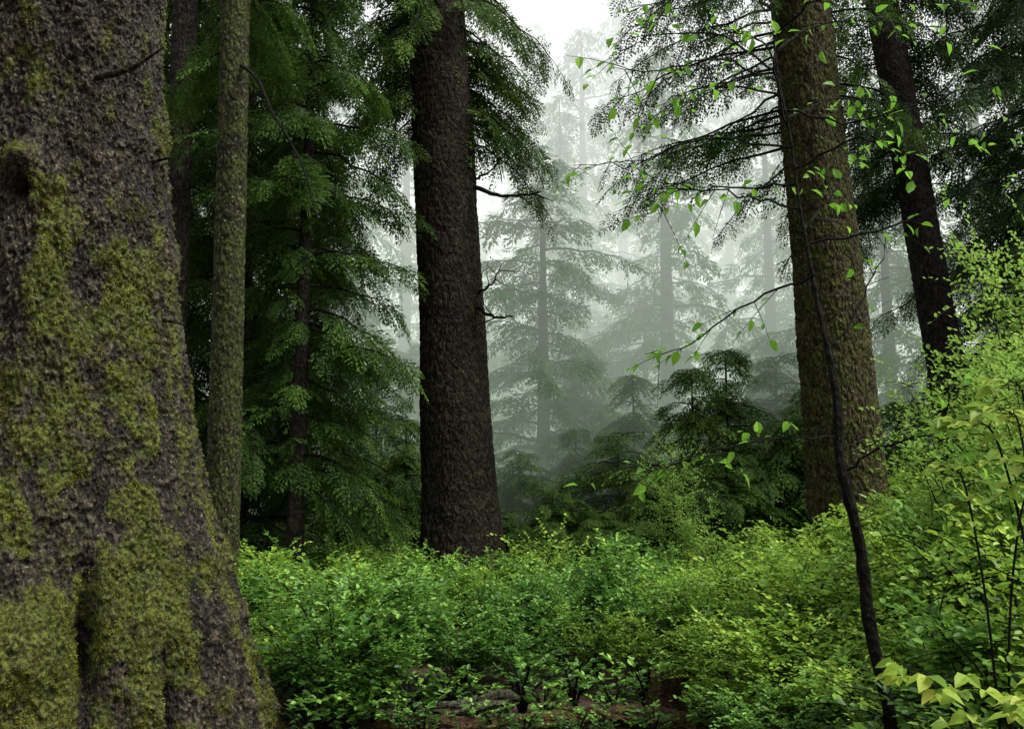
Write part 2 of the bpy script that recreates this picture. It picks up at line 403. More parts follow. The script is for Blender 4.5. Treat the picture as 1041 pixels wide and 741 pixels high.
# ================================================================== NAMED TRUNKS
def tall_tree(name, label, base, zs, xs, ys, rs, seg, dz, bark, amp, flute, nfl, seed, specs=None, protos=PROTO_HI, mat=M_needle, ssc=1.0, spacing=.17, hang=.4, dead=None, fr=14., flz=1.2, start=.2, zf=.45):
    e = thing(name, label, 'tree', (base[0], base[1], 0))
    zs = np.array(zs, float); xs = np.array(xs)-base[0]; ys = np.array(ys)-base[1]
    part(e, 'trunk', trunk_mesh('trunk', bark, zs, xs, ys, rs, seg, dz, amp, fr, flute, seed, nfl, flz, zf))
    if specs:
        r = np.random.default_rng(int(seed*10)+1)
        W, Q, T = branches(specs(r, lambda z: float(np.interp(z, zs, xs)), lambda z: float(np.interp(z, zs, ys))), r, protos, spacing, ssc, hang, start)
        part(e, 'limbs', mesh_quads('limbs', W, np.full(len(W), .5), M_twig))
        part(e, 'crown', mesh_quads('crown', Q, T, mat))
    for k, (pts, r0) in enumerate(dead or []):
        p = smoothpath(pts, 12)-np.array([base[0], base[1], 0])
        rr = np.random.default_rng(k)
        p[1:-1] += rr.normal(0, .015, (10, 3))
        W = [tube(p, np.linspace(r0, r0*.25, 12), 6, .25)]
        for q in (4, 6, 8, 10):
            d = rr.normal(0, 1, 3)*.25; d[2] = abs(d[2])*(-1 if q % 4 else 1)
            W.append(tube(np.array([p[q], p[q]+d*.5, p[q]+d+rr.normal(0, .05, 3)]), [r0*.35, r0*.25, r0*.1], 4))
        W = np.concatenate(W)
        part(e, 'dead_branch', mesh_quads('dead_branch', W, np.zeros(len(W)), M_bark_dark))
    return e

def specs_central(r, cx, cy):
    S = []
    for z in np.linspace(9.4, 15.5, 46):
        az = r.uniform(-.2, math.pi+.2)
        L = r.uniform(1.3, 2.5)+.12*(z-8)
        S.append(((cx(z), cy(z), z), az, L, r.uniform(-.1, .2), r.uniform(.35, .9), .03))
    for z in (8.8, 9.0, 9.2, 9.4, 9.6, 9.9, 10.2, 10.5, 10.8, 11.1, 11.4, 11.8):
        S.append(((cx(z), cy(z), z), r.normal(0.1, .3), r.uniform(1.6, 2.3), .1, r.uniform(.5, .9), .03))
    for z in (9.6, 9.9, 10.2, 10.5, 10.8, 11.0, 11.2, 11.6, 12.2):
        S.append(((cx(z), cy(z), z), math.pi+r.normal(0, .35), r.uniform(1.8, 2.7), .1, r.uniform(.4, .8), .03))
    for z in (11.4, 11.8, 12.3):
        S.append(((cx(z), cy(z), z), -1.5+r.normal(0, .5), r.uniform(1.2, 1.8), .0, r.uniform(.5, .9), .03))
    return S
tall_tree('fir_tree', 'tall dark brown conifer trunk with dead side twigs', (-.85, 18.0), [-.2, .2, 1.0, 2.2, 5.8, 10.6, 17], [-.85, -.85, -.87, -.94, -1.13, -1.40, -1.75], [18]*7,
          [1.08, .94, .78, .67, .585, .55, .45], 260, .025, M_bark, .018, .025, 6, 2.0, specs_central, ssc=.95, hang=.6,
          dead=[([(-.70, 17.6, 7.75), (-.3, 17.4, 7.55), (.1, 17.3, 7.50), (.5, 17.3, 7.55)], .045), ([(-.1, 17.35, 7.52), (.2, 17.3, 7.45), (.5, 17.3, 7.15)], .02),
                ([(-.66, 17.6, 7.9), (-.35, 17.5, 8.05), (-.1, 17.4, 8.35)], .025), ([(-.62, 17.6, 5.5), (-.3, 17.4, 5.3), (.05, 17.3, 5.28)], .04),
                ([(-.62, 17.6, 5.75), (-.35, 17.5, 5.95), (-.2, 17.45, 6.25)], .03)])

def specs_right(r, cx, cy):
    S = []
    for z in np.linspace(7.8, 15, 42):
        az = math.pi-abs(r.normal(0, .7))+.15
        L = r.uniform(1.6, 3.8)
        S.append(((cx(z), cy(z), z), az, L, r.uniform(-.05, .15), r.uniform(.2, .55), .03))
    for z in np.linspace(8.8, 15, 26):
        S.append(((cx(z), cy(z), z), r.uniform(-.5, 1.4), r.uniform(1.2, 2.4), r.uniform(-.05, .15), r.uniform(.3, .7), .03))
    for z in (10.6, 11.0, 11.5, 12.0):
        S.append(((cx(z), cy(z), z), r.uniform(-2.6, -1.0), r.uniform(1.2, 1.9), .0, r.uniform(.4, .8), .03))
    return S
tall_tree('cedar_tree', 'massive brown fluted conifer trunk among leafy bushes', (5.4, 16.0), [-.2, .2, 1.0, 2.2, 6.3, 10.5, 16], [5.42, 5.42, 5.42, 5.36, 5.15, 4.92, 4.6], [16]*7,
          [.95, .84, .71, .62, .54, .47, .42], 280, .025, M_bark_red, .026, .16, 2, 4.3, specs_right, spacing=.24, ssc=.85, hang=.6, start=.3, zf=.38, fr=16)

def specs_small(z0, z1, n, L0, L1, a0=0., a1=6.28):
    def f(r, cx, cy):
        return [((cx(z), cy(z), z), r.uniform(a0, a1), r.uniform(L0, L1), r.uniform(0, .2), r.uniform(.3, .7), .02) for z in np.linspace(z0, z1, n)]
    return f
tall_tree('lichen_covered_tree', 'slender straight trunk speckled with pale lichen', (-3.70, 13.0), [-.2, .5, 4, 9, 13], [-3.70, -3.71, -3.76, -3.84, -3.9], [13]*5,
          [.25, .215, .20, .185, .16], 90, .025, M_bark_lichen, .014, .04, 3, 1.3, specs_small(8.2, 13, 24, .8, 2.0, -.3, 3.4), fr=18, hang=.6,
          dead=[([(-3.68, 12.85, 7.9), (-3.4, 12.6, 7.6), (-3.0, 12.3, 6.9), (-2.65, 12.1, 6.2), (-2.40, 12.0, 5.5)], .032)])
tall_tree('leaning_conifer_tree', 'dark leaning conifer trunk with dense drooping foliage', (9.34, 20.0), [-.2, .5, 6.86, 11.8, 16], [9.36, 9.3, 8.56, 8.0, 7.5], [20]*5,
          [.48, .42, .34, .33, .28], 100, .05, M_bark_dark, .02, .03, 5, 3.1, specs_small(8.6, 16, 64, 1.2, 3.2, -.6, 3.3), mat=M_needle_dark, spacing=.19, hang=.6)
tall_tree('dark_conifer_tree', 'dark bare trunk standing among dense hemlock foliage', (-5.40, 15.6), [-.2, .5, 6, 12], [-5.40, -5.40, -5.42, -5.45], [15.6]*4,
          [.28, .24, .21, .18], 60, .06, M_bark_dark, .012, .03, 5, 6.1, specs_small(6.5, 12, 26, 1.0, 2.0, -.2, 3.3), mat=M_needle_dark, spacing=.2, hang=.6)

# ================================================================== MID CONIFERS
G_H = 'young hemlock trees with drooping layered branches'
h1 = conifer('hemlock with layered drooping dark green branches', (-3.45, 16.0, 0), 13.5, 2.4, 2.0, 104, .15, 11, PROTO_HI, 1.0, .145, M_needle, M_bark_dark, G_H, name='hemlock_tree', lean=(0.005, 0), pw=.45, hang=.45, droop=(.3, .75), front=.25, ftop=6.8)
h2 = conifer('hemlock with layered drooping dark green branches', (-5.0, 18.2, 0), 16, 1.2, 2.4, 120, .18, 12, PROTO_HI, 1.1, .18, M_needle_dark, M_bark_dark, G_H, name='hemlock_tree', pw=.55, hang=.5, droop=(.35, .85))
copy_thing(h2, (-7.2, 19.5, 0), 2.1, 1.1)
copy_thing(h2, (-4.5, 21.0, 0), 1.3, .8)
copy_thing(h1, (-6.1, 22.5, 0), 4.0, 1.3)
h3 = conifer('dense dark conifer beside leafy bushes', (11.0, 19.6, 0), 17, 1.5, 3.2, 140, .2, 13, PROTO_HI, 1.2, .22, M_needle_dark, M_bark_dark, G_H, name='hemlock_tree', pw=.5, hang=.5, droop=(.35, .9))
copy_thing(h1, (9.8, 17.8, 0), 1.0, .58)
copy_thing(h3, (12.8, 23.5, 0), 4.2, 1.1)
G_S = 'conifer saplings in the mist'
s1 = conifer('young conifer sapling half veiled by mist', (4.0, 22.0, 0), 5.0, .2, 1.8, 100, .045, 21, PROTO_MID, .85, .16, M_needle, M_bark_dark, G_S, name='conifer_sapling', trunk_seg=12, pw=.65, hang=.4, rise=(.0, .4), droop=(.2, .6), start=.1, irr=1.8)
s2 = conifer('broad young conifer sapling half veiled by mist', (5.7, 21.0, 0), 3.6, .15, 1.8, 95, .045, 22, PROTO_MID, .85, .16, M_needle, M_bark_dark, G_S, name='conifer_sapling', trunk_seg=12, pw=.5, hang=.4, rise=(.0, .5), droop=(.2, .6), start=.1, irr=1.8)
for (s, x, y, k, rt) in [(s2, 2.6, 24.5, 1.0, 1), (s1, 5.2, 24, 1.15, 2), (s2, 6.8, 22.0, 1.2, 3), (s1, 3.3, 27, 1.1, 4), (s2, .9, 22.3, .62, 5), (s2, -.1, 21.3, .5, 1.5), (s1, -2.5, 23.5, .8, 2.5), (s1, -3.4, 25, 1.1, 3.5), (s2, 7.2, 27, 1.6, .5), (s1, 1.7, 26.5, .8, 5.5), (s2, 4.2, 19.6, .8, 2.2), (s1, -1.6, 28, 1.0, .3), (s2, 2.9, 20.6, .65, 4.4), (s1, 7.6, 19.5, .8, 5.1), (s2, .2, 26, .9, 3.9), (s2, 1.8, 19.8, .5, 2.9), (s1, 2.2, 30, 1.3, 1.9)]:
    copy_thing(s, (x, y, 0), rt, k)

# ================================================================== FAR CONIFERS
G_F = 'tall conifers fading into the mist'
f1 = conifer('bushy conifer with tiered branches fading in the mist', (.95, 30.0, 0), 13.2, .8, 3.5, 105, .26, 31, PROTO_MID, 1.25, .25, M_needle_far, M_bark_dark, G_F, pw=.55, trunk_seg=14, hang=.35, droop=(.15, .55), irr=1.7)
f2 = conifer('tall slim conifer dissolving in pale mist', (7.3, 46, 0), 24, 9.0, 3.2, 70, .45, 32, PROTO_LO, 1.3, .4, M_needle_far, M_bark_dark, G_F, pw=.45, trunk_seg=14, hang=.45, irr=1.6)
f3 = conifer('tall ragged conifer dissolving in pale mist', (12.5, 42, 0), 26, 3.0, 3.8, 90, .4, 33, PROTO_LO, 1.4, .42, M_needle_far, M_bark_dark, G_F, pw=.6, trunk_seg=14, hang=.4, irr=1.6)
f4 = conifer('broad irregular conifer fading in the mist', (4.6, 34, 0), 9.5, 1.0, 3.6, 100, .22, 34, PROTO_MID, 1.3, .3, M_needle_far, M_bark_dark, G_F, pw=.5, trunk_seg=14, hang=.4, droop=(.2, .55), irr=1.8)
rr = np.random.default_rng(44)
far = [(f2, 5.3, 33.5, .76), (f1, -1.8, 38, .9), (f3, 9.5, 36, .75), (f3, -8, 36, .9), (f2, -4.6, 42, .9), (f1, -5.5, 32, 1.0), (f3, 16, 33, .9), (f2, 11.2, 50, 1.0), (f2, 3.4, 46, 1.05), (f3, 6.2, 54, 1.2),
       (f3, 1.4, 60, 1.25), (f2, -1.6, 58, .8), (f3, -9, 52, 1.1), (f2, 8.2, 60, 1.1), (f3, 14, 62, 1.2), (f3, -14, 60, 1.2), (f2, -5, 66, 1.0), (f3, 19, 50, 1.0), (f4, 8.3, 31, .75), (f1, 11.5, 30, 1.05), (f1, -9.5, 29, 1.1), (f3, -14, 40, 1.0), (f4, 0.2, 46, 1.1), (f4, 7, 50, 1.2), (f4, -3, 34, .8), (f1, 12, 72, 1.5), (f4, 11, 38, 1.1), (f4, 2.6, 29, .5), (f1, 4.0, 41, .75), (f1, 2.4, 37, .7), (f2, 2.0, 40, .8)]
for (s, x, y, k) in far:
    copy_thing(s, (x, y, 0), rr.uniform(0, 6.28), k)

# ================================================================== SHRUBS
def shrub_data(seed, H, R, ntw, leaf, per=11, open_=.0):
    r = np.random.default_rng(seed)
    W = []; P = []; D = []; N = []
    ns = 9; tips = []
    for k in range(ns):
        az = k*2.4+r.normal(0, .3); rr_ = R*r.uniform(.25, .85); h = H*r.uniform(.5, 1.0)
        c = [(0, 0, -.05), (.25*rr_*math.cos(az), .25*rr_*math.sin(az), h*.5), (.65*rr_*math.cos(az), .65*rr_*math.sin(az), h*.85), (rr_*math.cos(az), rr_*math.sin(az), h)]
        p = smoothpath(c, 8); W.append(tube(p, np.linspace(.012, .004, 8)*(1 if not open_ else .35), 4)); tips.append(p)
    for k in range(ntw):
        s = tips[r.integers(ns)]; t = r.uniform(.3, 1); b = s[min(7, int(t*7.6))]
        az = math.atan2(b[1], b[0])+r.normal(0, 1.1)
        el = r.uniform(-.25, .9)+.35*(b[2]/H-.5)
        L = r.uniform(.2, .5)*R*(1.0 if not open_ else 1.2)
        st = b+r.normal(0, .08*R, 3)*np.array([1, 1, .8])
        d0 = np.array([math.cos(az)*math.cos(el), math.sin(az)*math.cos(el), math.sin(el)])
        tt = np.linspace(0, 1, 5)[:, None]
        p = st+d0*L*tt+np.array([0, 0, -.25])*L*tt**2
        if r.random() < (.5 if not open_ else .2): W.append(tube(p, np.linspace(.004, .0015, 5)*(1 if not open_ else .5), 3))
        q = (np.arange(per)+.5)/per
        for i, f in enumerate(q):
            pt = st+d0*L*f+np.array([0, 0, -.25])*L*f*f
            sg = 1 if i % 2 else -1
            a2 = az+sg*r.uniform(.5, 1.1)
            P.append(pt); D.append((math.cos(a2), math.sin(a2), el*.4+r.normal(0, .3))); N.append((r.normal(0, .4), r.normal(0, .4), 1))
    P = np.array(P); P[:, 2] = np.maximum(P[:, 2], .03)
    D = np.array(D); N = np.array(N)
    L = leaf*r.uniform(.65, 1.3, len(P))
    Q = oval_leaves(P, D, N, L, L*.66, .15)
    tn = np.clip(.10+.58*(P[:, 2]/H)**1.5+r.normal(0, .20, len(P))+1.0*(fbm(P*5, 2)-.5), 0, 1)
    return np.concatenate(W), Q, np.repeat(tn, 2)
def shrub_thing(name, label, cat, group, seed, H, R, ntw, leaf, mat, per=11, open_=0):
    W, Q, T = shrub_data(seed, H, R, ntw, leaf, per, open_)
    e = thing(name, label, cat, (0, 0, 0), group)
    part(e, 'stems', mesh_quads('stems', W, np.zeros(len(W)), M_twig))
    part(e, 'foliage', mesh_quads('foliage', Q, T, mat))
    return e
GS = 'dense green understory shrubs'
proto_c = [shrub_thing('huckleberry_shrub', 'low dense green shrub with small glossy leaves', 'shrub', GS, 100+i, 1.0, .8, 280, .055, M_shrub, 10) for i in range(5)]
proto_y = [shrub_thing('huckleberry_shrub', 'bright yellow-green shrub with small fine leaves', 'shrub', GS, 200+i, 1.0, .8, 310, .045, M_shrub_y, 10) for i in range(4)]
proto_t = [shrub_thing('tall_shrub', 'tall airy shrub with fine yellow-green leaves', 'shrub', 'tall airy leafy shrubs', 300+i, 1.0, .42, 480, .019, M_airy, 9, 1) for i in range(3)]
used = set()
def put(protos, x, y, s, sz=None):
    i = int(rr.integers(len(protos))); src = protos[i]
    sc = (s, s, s if sz is None else sz)
    rot = rr.uniform(0, 6.28)
    if src.name not in used:
        used.add(src.name); src.location = (x, y, 0); src.rotation_euler = (0, 0, rot); src.scale = sc
    else:
        copy_thing(src, (x, y, 0), rot, sc)
avoid = [(-.85, 18, .7), (5.4, 16, .8), (-3.7, 13, .2), (-4.02, 8.5, 2.3)]
y = 9.5
while y < 22:
    step = .74+.045*(y-9)
    xr = .53*y+.6; x = -xr+rr.uniform(0, step)
    while x < xr:
        px = x+rr.normal(0, .15); py = y+rr.normal(0, .18)
        ok = all((px-a)**2+(py-b)**2 > c*c for a, b, c in avoid)
        if ok and not (-1.1 < px < 1.95 and py < 10.35) and not (px < -3.0 and py < 12):
            h = .97+.17*rr.normal()+.16*math.sin(px*1.3+py*.9)
            if py > 12: h += .12
            if px > 2.2: h += min(.9, .28*(px-2.2)/max(1, py/10))
            h = max(.6, h)
            yel = rr.random() < (.75 if (px > 2.0) else (.45 if py > 13 and px > -1 else .2))
            put(proto_y if yel else proto_c, px, py, max(.75, h*.9), h)
        x += step
    y += step*.92
for (x, y, s, t) in [(-1.6, 9.3, .62, 0), (-1.3, 9.85, .75, 0), (-1.85, 9.85, .8, 0), (2.0, 9.1, .95, 1), (2.3, 8.3, 1.0, 1), (2.9, 8.9, 1.25, 1), (2.7, 7.5, 1.1, 1), (3.4, 8.2, 1.5, 1), (3.1, 6.9, 1.35, 0), (2.55, 6.4, .95, 1),
                     (3.0, 5.9, 1.35, 0), (3.6, 7.1, 1.9, 1), (4.1, 8.2, 2.0, 0), (3.9, 9.2, 1.7, 1), (2.35, 5.6, .8, 0), (2.9, 5.0, 1.2, 1), (1.95, 7.6, .7, 0), (1.85, 8.5, .55, 1), (4.9, 9.5, 2.1, 1), (3.5, 6.0, 1.8, 1), (4.6, 10.6, 2.1, 1), (5.6, 11.2, 2.2, 1), (6.4, 12.6, 2.3, 1), (6.9, 14.5, 2.0, 1)]:
    put(proto_y if t else proto_c, x, y, min(1.35, s), s)
for (x, y, h, w) in [(4.4, 9.6, 3.7, 2.4), (5.3, 10.2, 4.6, 2.8), (6.0, 11.5, 4.8, 3.0), (4.7, 8.6, 3.6, 2.4), (2.55, 15.6, 2.7, 1.8), (3.0, 14.8, 1.9, 1.6), (6.9, 12.5, 4.4, 3), (5.5, 9.0, 4.2, 2.6), (4.3, 7.9, 3.0, 2.2),
                     (6.3, 10.6, 5.0, 3.0), (7.6, 14.0, 4.4, 3.2), (5.2, 11.4, 3.3, 2.4), (5.0, 8.0, 3.6, 2.4)]:
    put(proto_t, x, y, w, h)
proto_s = [shrub_thing('seedling_plant', 'small low leafy seedling beside rotten logs', 'plant', 'small leafy seedlings', 400+i, .32, .26, 30, .045, M_shrub, 7) for i in range(3)]
for (x, y, s) in [(-.8, 9.5, 1.0), (-.3, 9.7, 1), (.3, 9.65, 1.2), (.95, 9.7, 1.2), (-.15, 8.95, .9), (.55, 8.75, .9), (-1.0, 9.0, 1.0), (1.8, 9.3, 1.2), (-.6, 9.95, 1.5), (.1, 10.0, 1.6), (.6, 10.1, 1.6), (1.3, 10.0, 1.5), (-1.45, 9.0, 1.3), (1.7, 8.7, 1.2),
                  (.3, 9.2, .8), (-.95, 9.8, 1.5), (.9, 9.35, .8), (-1.25, 9.4, 1.3), (1.75, 9.7, 1.4), (-.45, 9.05, .8), (1.2, 8.8, 1.0), (1.15, 9.3, .7), (-1.75, 8.8, 1.3), (-1.6, 9.05, 1.4), (.1, 8.75, .9), (-.75, 8.75, 1.0), (.8, 8.95, .7)]:
    put(proto_s, x, y, s)

# ================================================================== LOGS AND STUMP
def log_thing(name, label, a, b, r0, r1, mat, seed, cat='log'):
    a = np.array(a, float); b = np.array(b, float); n = 110; seg = 56
    t = np.linspace(0, 1, n); pts = a+(b-a)*t[:, None]
    pts[:, 2] += .02*np.sin(t*7+seed); pts[:, 1] += .05*np.sin(t*5+seed*2)
    rad = r0+(r1-r0)*t
    d = norm(b-a); s = norm(np.cross(d, [0, 0, 1.])); u = np.cross(s, d)
    th = np.linspace(0, 2*np.pi, seg, endpoint=False)
    P = np.stack([np.tile(t[:, None]*np.linalg.norm(b-a)*5, (1, seg)), np.cos(th)[None]*rad[:, None]*22*np.ones((n, 1)), np.sin(th)[None]*rad[:, None]*22*np.ones((n, 1))], -1).reshape(-1, 3)+seed
    f = fbm(P, 4).reshape(n, seg)
    rag = 1+1.5*(f-.5)
    endf = np.clip(np.minimum(t, 1-t)*8, .02, 1)**.5
    Rr = rad[:, None]*rag*endf[:, None]
    V = pts[:, None]+Rr[..., None]*(np.cos(th)[None, :, None]*s+np.sin(th)[None, :, None]*u*.8)
    V += (d*(fbm(P*3, 2).reshape(n, seg)-.5)[..., None])*.1
    i = np.arange(n-1)[:, None]*seg; j = np.arange(seg)[None]; j2 = (j+1) % seg
    F = np.stack([i+j, i+j2, i+seg+j2, i+seg+j], -1).reshape(-1, 4)
    c = (a+b)/2; c[2] = 0
    me = mesh_from(name, V.reshape(-1, 3)-c, F, mat, {"cav": np.clip((f.ravel()-.3)*2.2, 0, 1)}, True)
    o = bpy.data.objects.new(name, me); COL.objects.link(o); o.location = c
    o["label"] = label; o["category"] = cat
    return o
log_thing('fallen_log', 'rotten reddish brown log crumbling on the forest floor', (-1.2, 8.95, .08), (.6, 9.15, .10), .12, .10, M_rot, 1)
log_thing('fallen_log', 'grey weathered broken log half buried in leaves', (-.75, 9.35, .16), (.05, 9.5, .20), .08, .10, M_greywood, 2)
log_thing('fallen_log', 'rotten red log slab lying beside a stump', (.35, 9.25, .12), (1.7, 9.05, .10), .13, .11, M_rot, 3)
def stump():
    e = thing('tree_stump', 'short rotten red brown stump with jagged top', 'stump', (1.45, 9.45, 0))
    seg = 72; th = np.linspace(0, 2*np.pi, seg, endpoint=False)
    V = []
    prof = [(-.05, .27), (.05, .24), (.15, .20), (.25, .18), (.32, .175), (.38, .17), (.44, .165), (.45, .13), (.38, .10), (.32, .01)]
    for k, (z, R) in enumerate(prof):
        P = np.stack([np.cos(th)*5, np.sin(th)*5, np.full(seg, z*2)], -1)
        f = fbm(P+5, 3)-.5; g = fbm(P*2.5+9, 2)-.5
        Rr = R*(1+.7*f); zz = z+(g*.22 if k >= 5 else 0)
        V.append(np.stack([np.cos(th)*Rr, np.sin(th)*Rr, np.zeros(seg)+zz], -1))
    n = len(prof); V = np.concatenate(V)
    i = np.arange(n-1)[:, None]*seg; j = np.arange(seg)[None]; j2 = (j+1) % seg
    F = np.stack([i+j, i+j2, i+seg+j2, i+seg+j], -1).reshape(-1, 4)
    part(e, 'rotten_wood', mesh_from('rotten_wood', V, F, M_rot, {"cav": fbm(V*20, 3)}, True))
stump()

# ================================================================== LEAFY SAPLING
def sapling():
    base = np.array([2.24, 6.0, 0.])
    e = thing('alder_sapling', 'thin dark leaning sapling with sparse bright green leaves', 'tree', tuple(base))
    r = np.random.default_rng(9)
    main = smoothpath([(2.22, 6.0, -.05), (2.20, 6, .71), (2.10, 6, 1.3), (2.06, 6, 1.8), (1.97, 6, 2.25), (1.96, 6.0, 2.7), (1.88, 6.0, 3.2), (1.84, 6.05, 3.6), (1.80, 6.05, 3.9), (1.77, 6.08, 4.35), (1.71, 6.1, 4.8), (1.67, 6.1, 5.6), (1.6, 6.1, 6.4)], 70)
    V = main-base
    rad = np.interp(np.linspace(0, 1, 70), [0, .35, .48, .7, 1], [.042, .030, .017, .009, .004])
    part(e, 'trunk', mesh_quads('trunk', tube(V, rad, 12, .6), np.zeros(69*12), M_bark))
    br = [[(1.80, 6.05, 3.84), (1.47, 5.95, 3.87), (1.10, 5.9, 3.93), (.74, 5.9, 3.97)],
          [(1.96, 6.0, 2.40), (1.54, 5.8, 2.38), (1.06, 5.6, 2.28), (.60, 5.5, 2.10)],
          [(1.77, 6.08, 4.25), (1.24, 6.2, 4.35), (.8, 6.3, 4.22), (.38, 6.3, 4.22)],
          [(1.75, 6.1, 4.5), (2.16, 5.9, 4.35), (2.73, 5.8, 4.5), (3.3, 5.8, 4.57)],
          [(1.73, 6.1, 4.75), (1.38, 6.2, 5.05), (1.06, 6.3, 5.12), (.70, 6.3, 5.0)],
          [(1.93, 6.0, 2.9), (2.12, 6.1, 3.15), (2.33, 6.2, 3.5), (2.42, 6.2, 3.8)],
          [(1.85, 6.0, 3.6), (2.33, 5.9, 3.68), (2.8, 5.8, 3.9), (3.25, 5.7, 3.97)],
          [(1.86, 6.0, 3.4), (1.52, 6.2, 3.28), (1.14, 6.3, 3.02), (.85, 6.3, 2.93)],
          [(1.70, 6.1, 5.0), (1.9, 5.8, 5.1), (2.3, 5.6, 5.0), (2.7, 5.6, 4.9)],
          [(2.0, 6.0, 2.2), (2.2, 5.8, 2.35), (2.45, 5.6, 2.4), (2.6, 5.5, 2.5)],
          [(1.76, 6.1, 4.4), (1.6, 5.8, 4.7), (1.4, 5.5, 4.7), (1.2, 5.3, 4.6)],
          [(1.74, 6.1, 4.6), (1.5, 6.3, 4.75), (1.2, 6.5, 4.8), (.95, 6.6, 4.7)],
          [(1.71, 6.1, 4.9), (2.1, 6.3, 5.2), (2.6, 6.4, 5.25), (3.1, 6.4, 5.2)],
          [(1.79, 6.05, 4.1), (2.1, 5.8, 4.2), (2.4, 5.7, 4.05), (2.7, 5.6, 4.1)],
          [(1.69, 6.1, 5.2), (1.5, 6.0, 5.3), (1.2, 5.9, 5.25), (.9, 5.9, 5.1)],
          [(1.83, 6.05, 3.7), (2.0, 6.2, 3.9), (2.3, 6.4, 4.25), (2.5, 6.5, 4.6)],
          [(1.79, 6.06, 4.0), (1.5, 6.3, 4.05), (1.15, 6.5, 4.1), (.9, 6.6, 3.95)],
          [(1.76, 6.1, 4.45), (2.2, 6.4, 4.7), (2.7, 6.7, 4.8), (3.3, 6.9, 4.75)],
          [(1.73, 6.1, 4.7), (1.3, 5.9, 4.75), (.9, 5.7, 4.6), (.6, 5.6, 4.55)]]
    W = []; P = []; D = []
    for bi, b in enumerate(br):
        p = smoothpath(b, 16)+r.normal(0, .010, (16, 3)); p[0] = b[0]
        W.append(tube(p, np.linspace(.009, .002, 16), 5))
        subs = [p[5:]]
        for k in (3, 5, 6, 8, 9, 10, 12, 13, 14):
            d = (p[k]-p[k-1]); d = d/np.linalg.norm(d); d = norm(d+r.normal(0, .75, 3)); L = r.uniform(.15, .5)
            q = p[k]+d*L*np.linspace(0, 1, 6)[:, None]+np.array([0, 0, -.12])*L*np.linspace(0, 1, 6)[:, None]**2
            W.append(tube(q, np.linspace(.0035, .0012, 6), 4)); subs.append(q)
        for sI, q in enumerate(subs):
            for k in range(1, len(q)):
                if r.random() < (.46 if bi not in (5,) else .15):
                    P.append(q[k]); f = q[k]-q[k-1]; D.append(norm(f/np.linalg.norm(f)+r.normal(0, .7, 3)+np.array([0, 0, -.25])))
    P = np.array(P)-base; D = np.array(D)
    part(e, 'twigs', mesh_quads('twigs', np.concatenate(W)-base, np.zeros(sum(len(a) for a in W)), M_bark_dark))
    L = r.uniform(.035, .10, len(P))
    N = np.stack([r.normal(0, .6, len(P)), r.normal(-.55, .5, len(P)), np.ones(len(P))], -1)
    Q = big_leaves(P, D, N, L, L*.62)
    part(e, 'foliage', mesh_quads('foliage', Q, np.repeat(np.clip(r.normal(.45, .25, len(P)), 0, 1), 6), M_leaf))
sapling()

def berry_plant(loc, H, arms, seed, lsz):
    r = np.random.default_rng(seed)
    e = thing('salmonberry_plant', 'leafy cane with broad pale yellow-green leaves', 'plant', loc, 'broad-leaved berry canes')
    W = []; P = []; D = []
    for (dx, dy, h) in arms:
        p = smoothpath([(0, 0, -.03), (dx*.2, dy*.2, h*.6), (dx*.6, dy*.6, h*.95), (dx, dy, h)], 14)
        W.append(tube(p, np.linspace(.009, .004, 14), 6))
        for k in range(7, 14):
            for sg in (1, -1):
                az = math.atan2(dy, dx)+sg*r.uniform(.4, 1.5); L = r.uniform(.05, .16)
                tip = p[k]+np.array([math.cos(az)*L, math.sin(az)*L, r.uniform(-.02, .05)])
                W.append(tube(np.array([p[k], (p[k]+tip)/2+[0, 0, .01], tip]), [.003, .0025, .002], 4))
                for o in (0, 1.1, -1.1):
                    P.append(tip); D.append((math.cos(az+o), math.sin(az+o), r.normal(-.15, .2)))
    P = np.array(P); D = np.array(D); L = lsz*r.uniform(.55, 1.15, len(P))
    N = np.stack([r.normal(0, .3, len(P)), r.normal(-.35, .3, len(P)), np.ones(len(P))], -1)
    Q = big_leaves(P, D, N, L, L*.66)
    part(e, 'stems', mesh_quads('stems', np.concatenate(W), np.zeros(sum(len(a) for a in W)), M_twig))
    part(e, 'foliage', mesh_quads('foliage', Q, np.repeat(np.clip(r.normal(.5, .25, len(P)), 0, 1), 6), M_leaf_y))
berry_plant((1.85, 3.9, 0), 1.3, [(-.35, -.2, 1.38), (-.1, -.45, 1.32), (.15, -.3, 1.40)], 1, .085)
berry_plant((2.75, 5.2, 0), 2.5, [(-.45, -.2, 2.42), (-.25, -.3, 2.6), (.15, -.2, 2.68), (-.05, .2, 2.5)], 2, .10)
berry_plant((2.75, 5.8, 0), 2.3, [(-.3, -.2, 2.2), (.2, -.3, 2.15)], 3, .07)

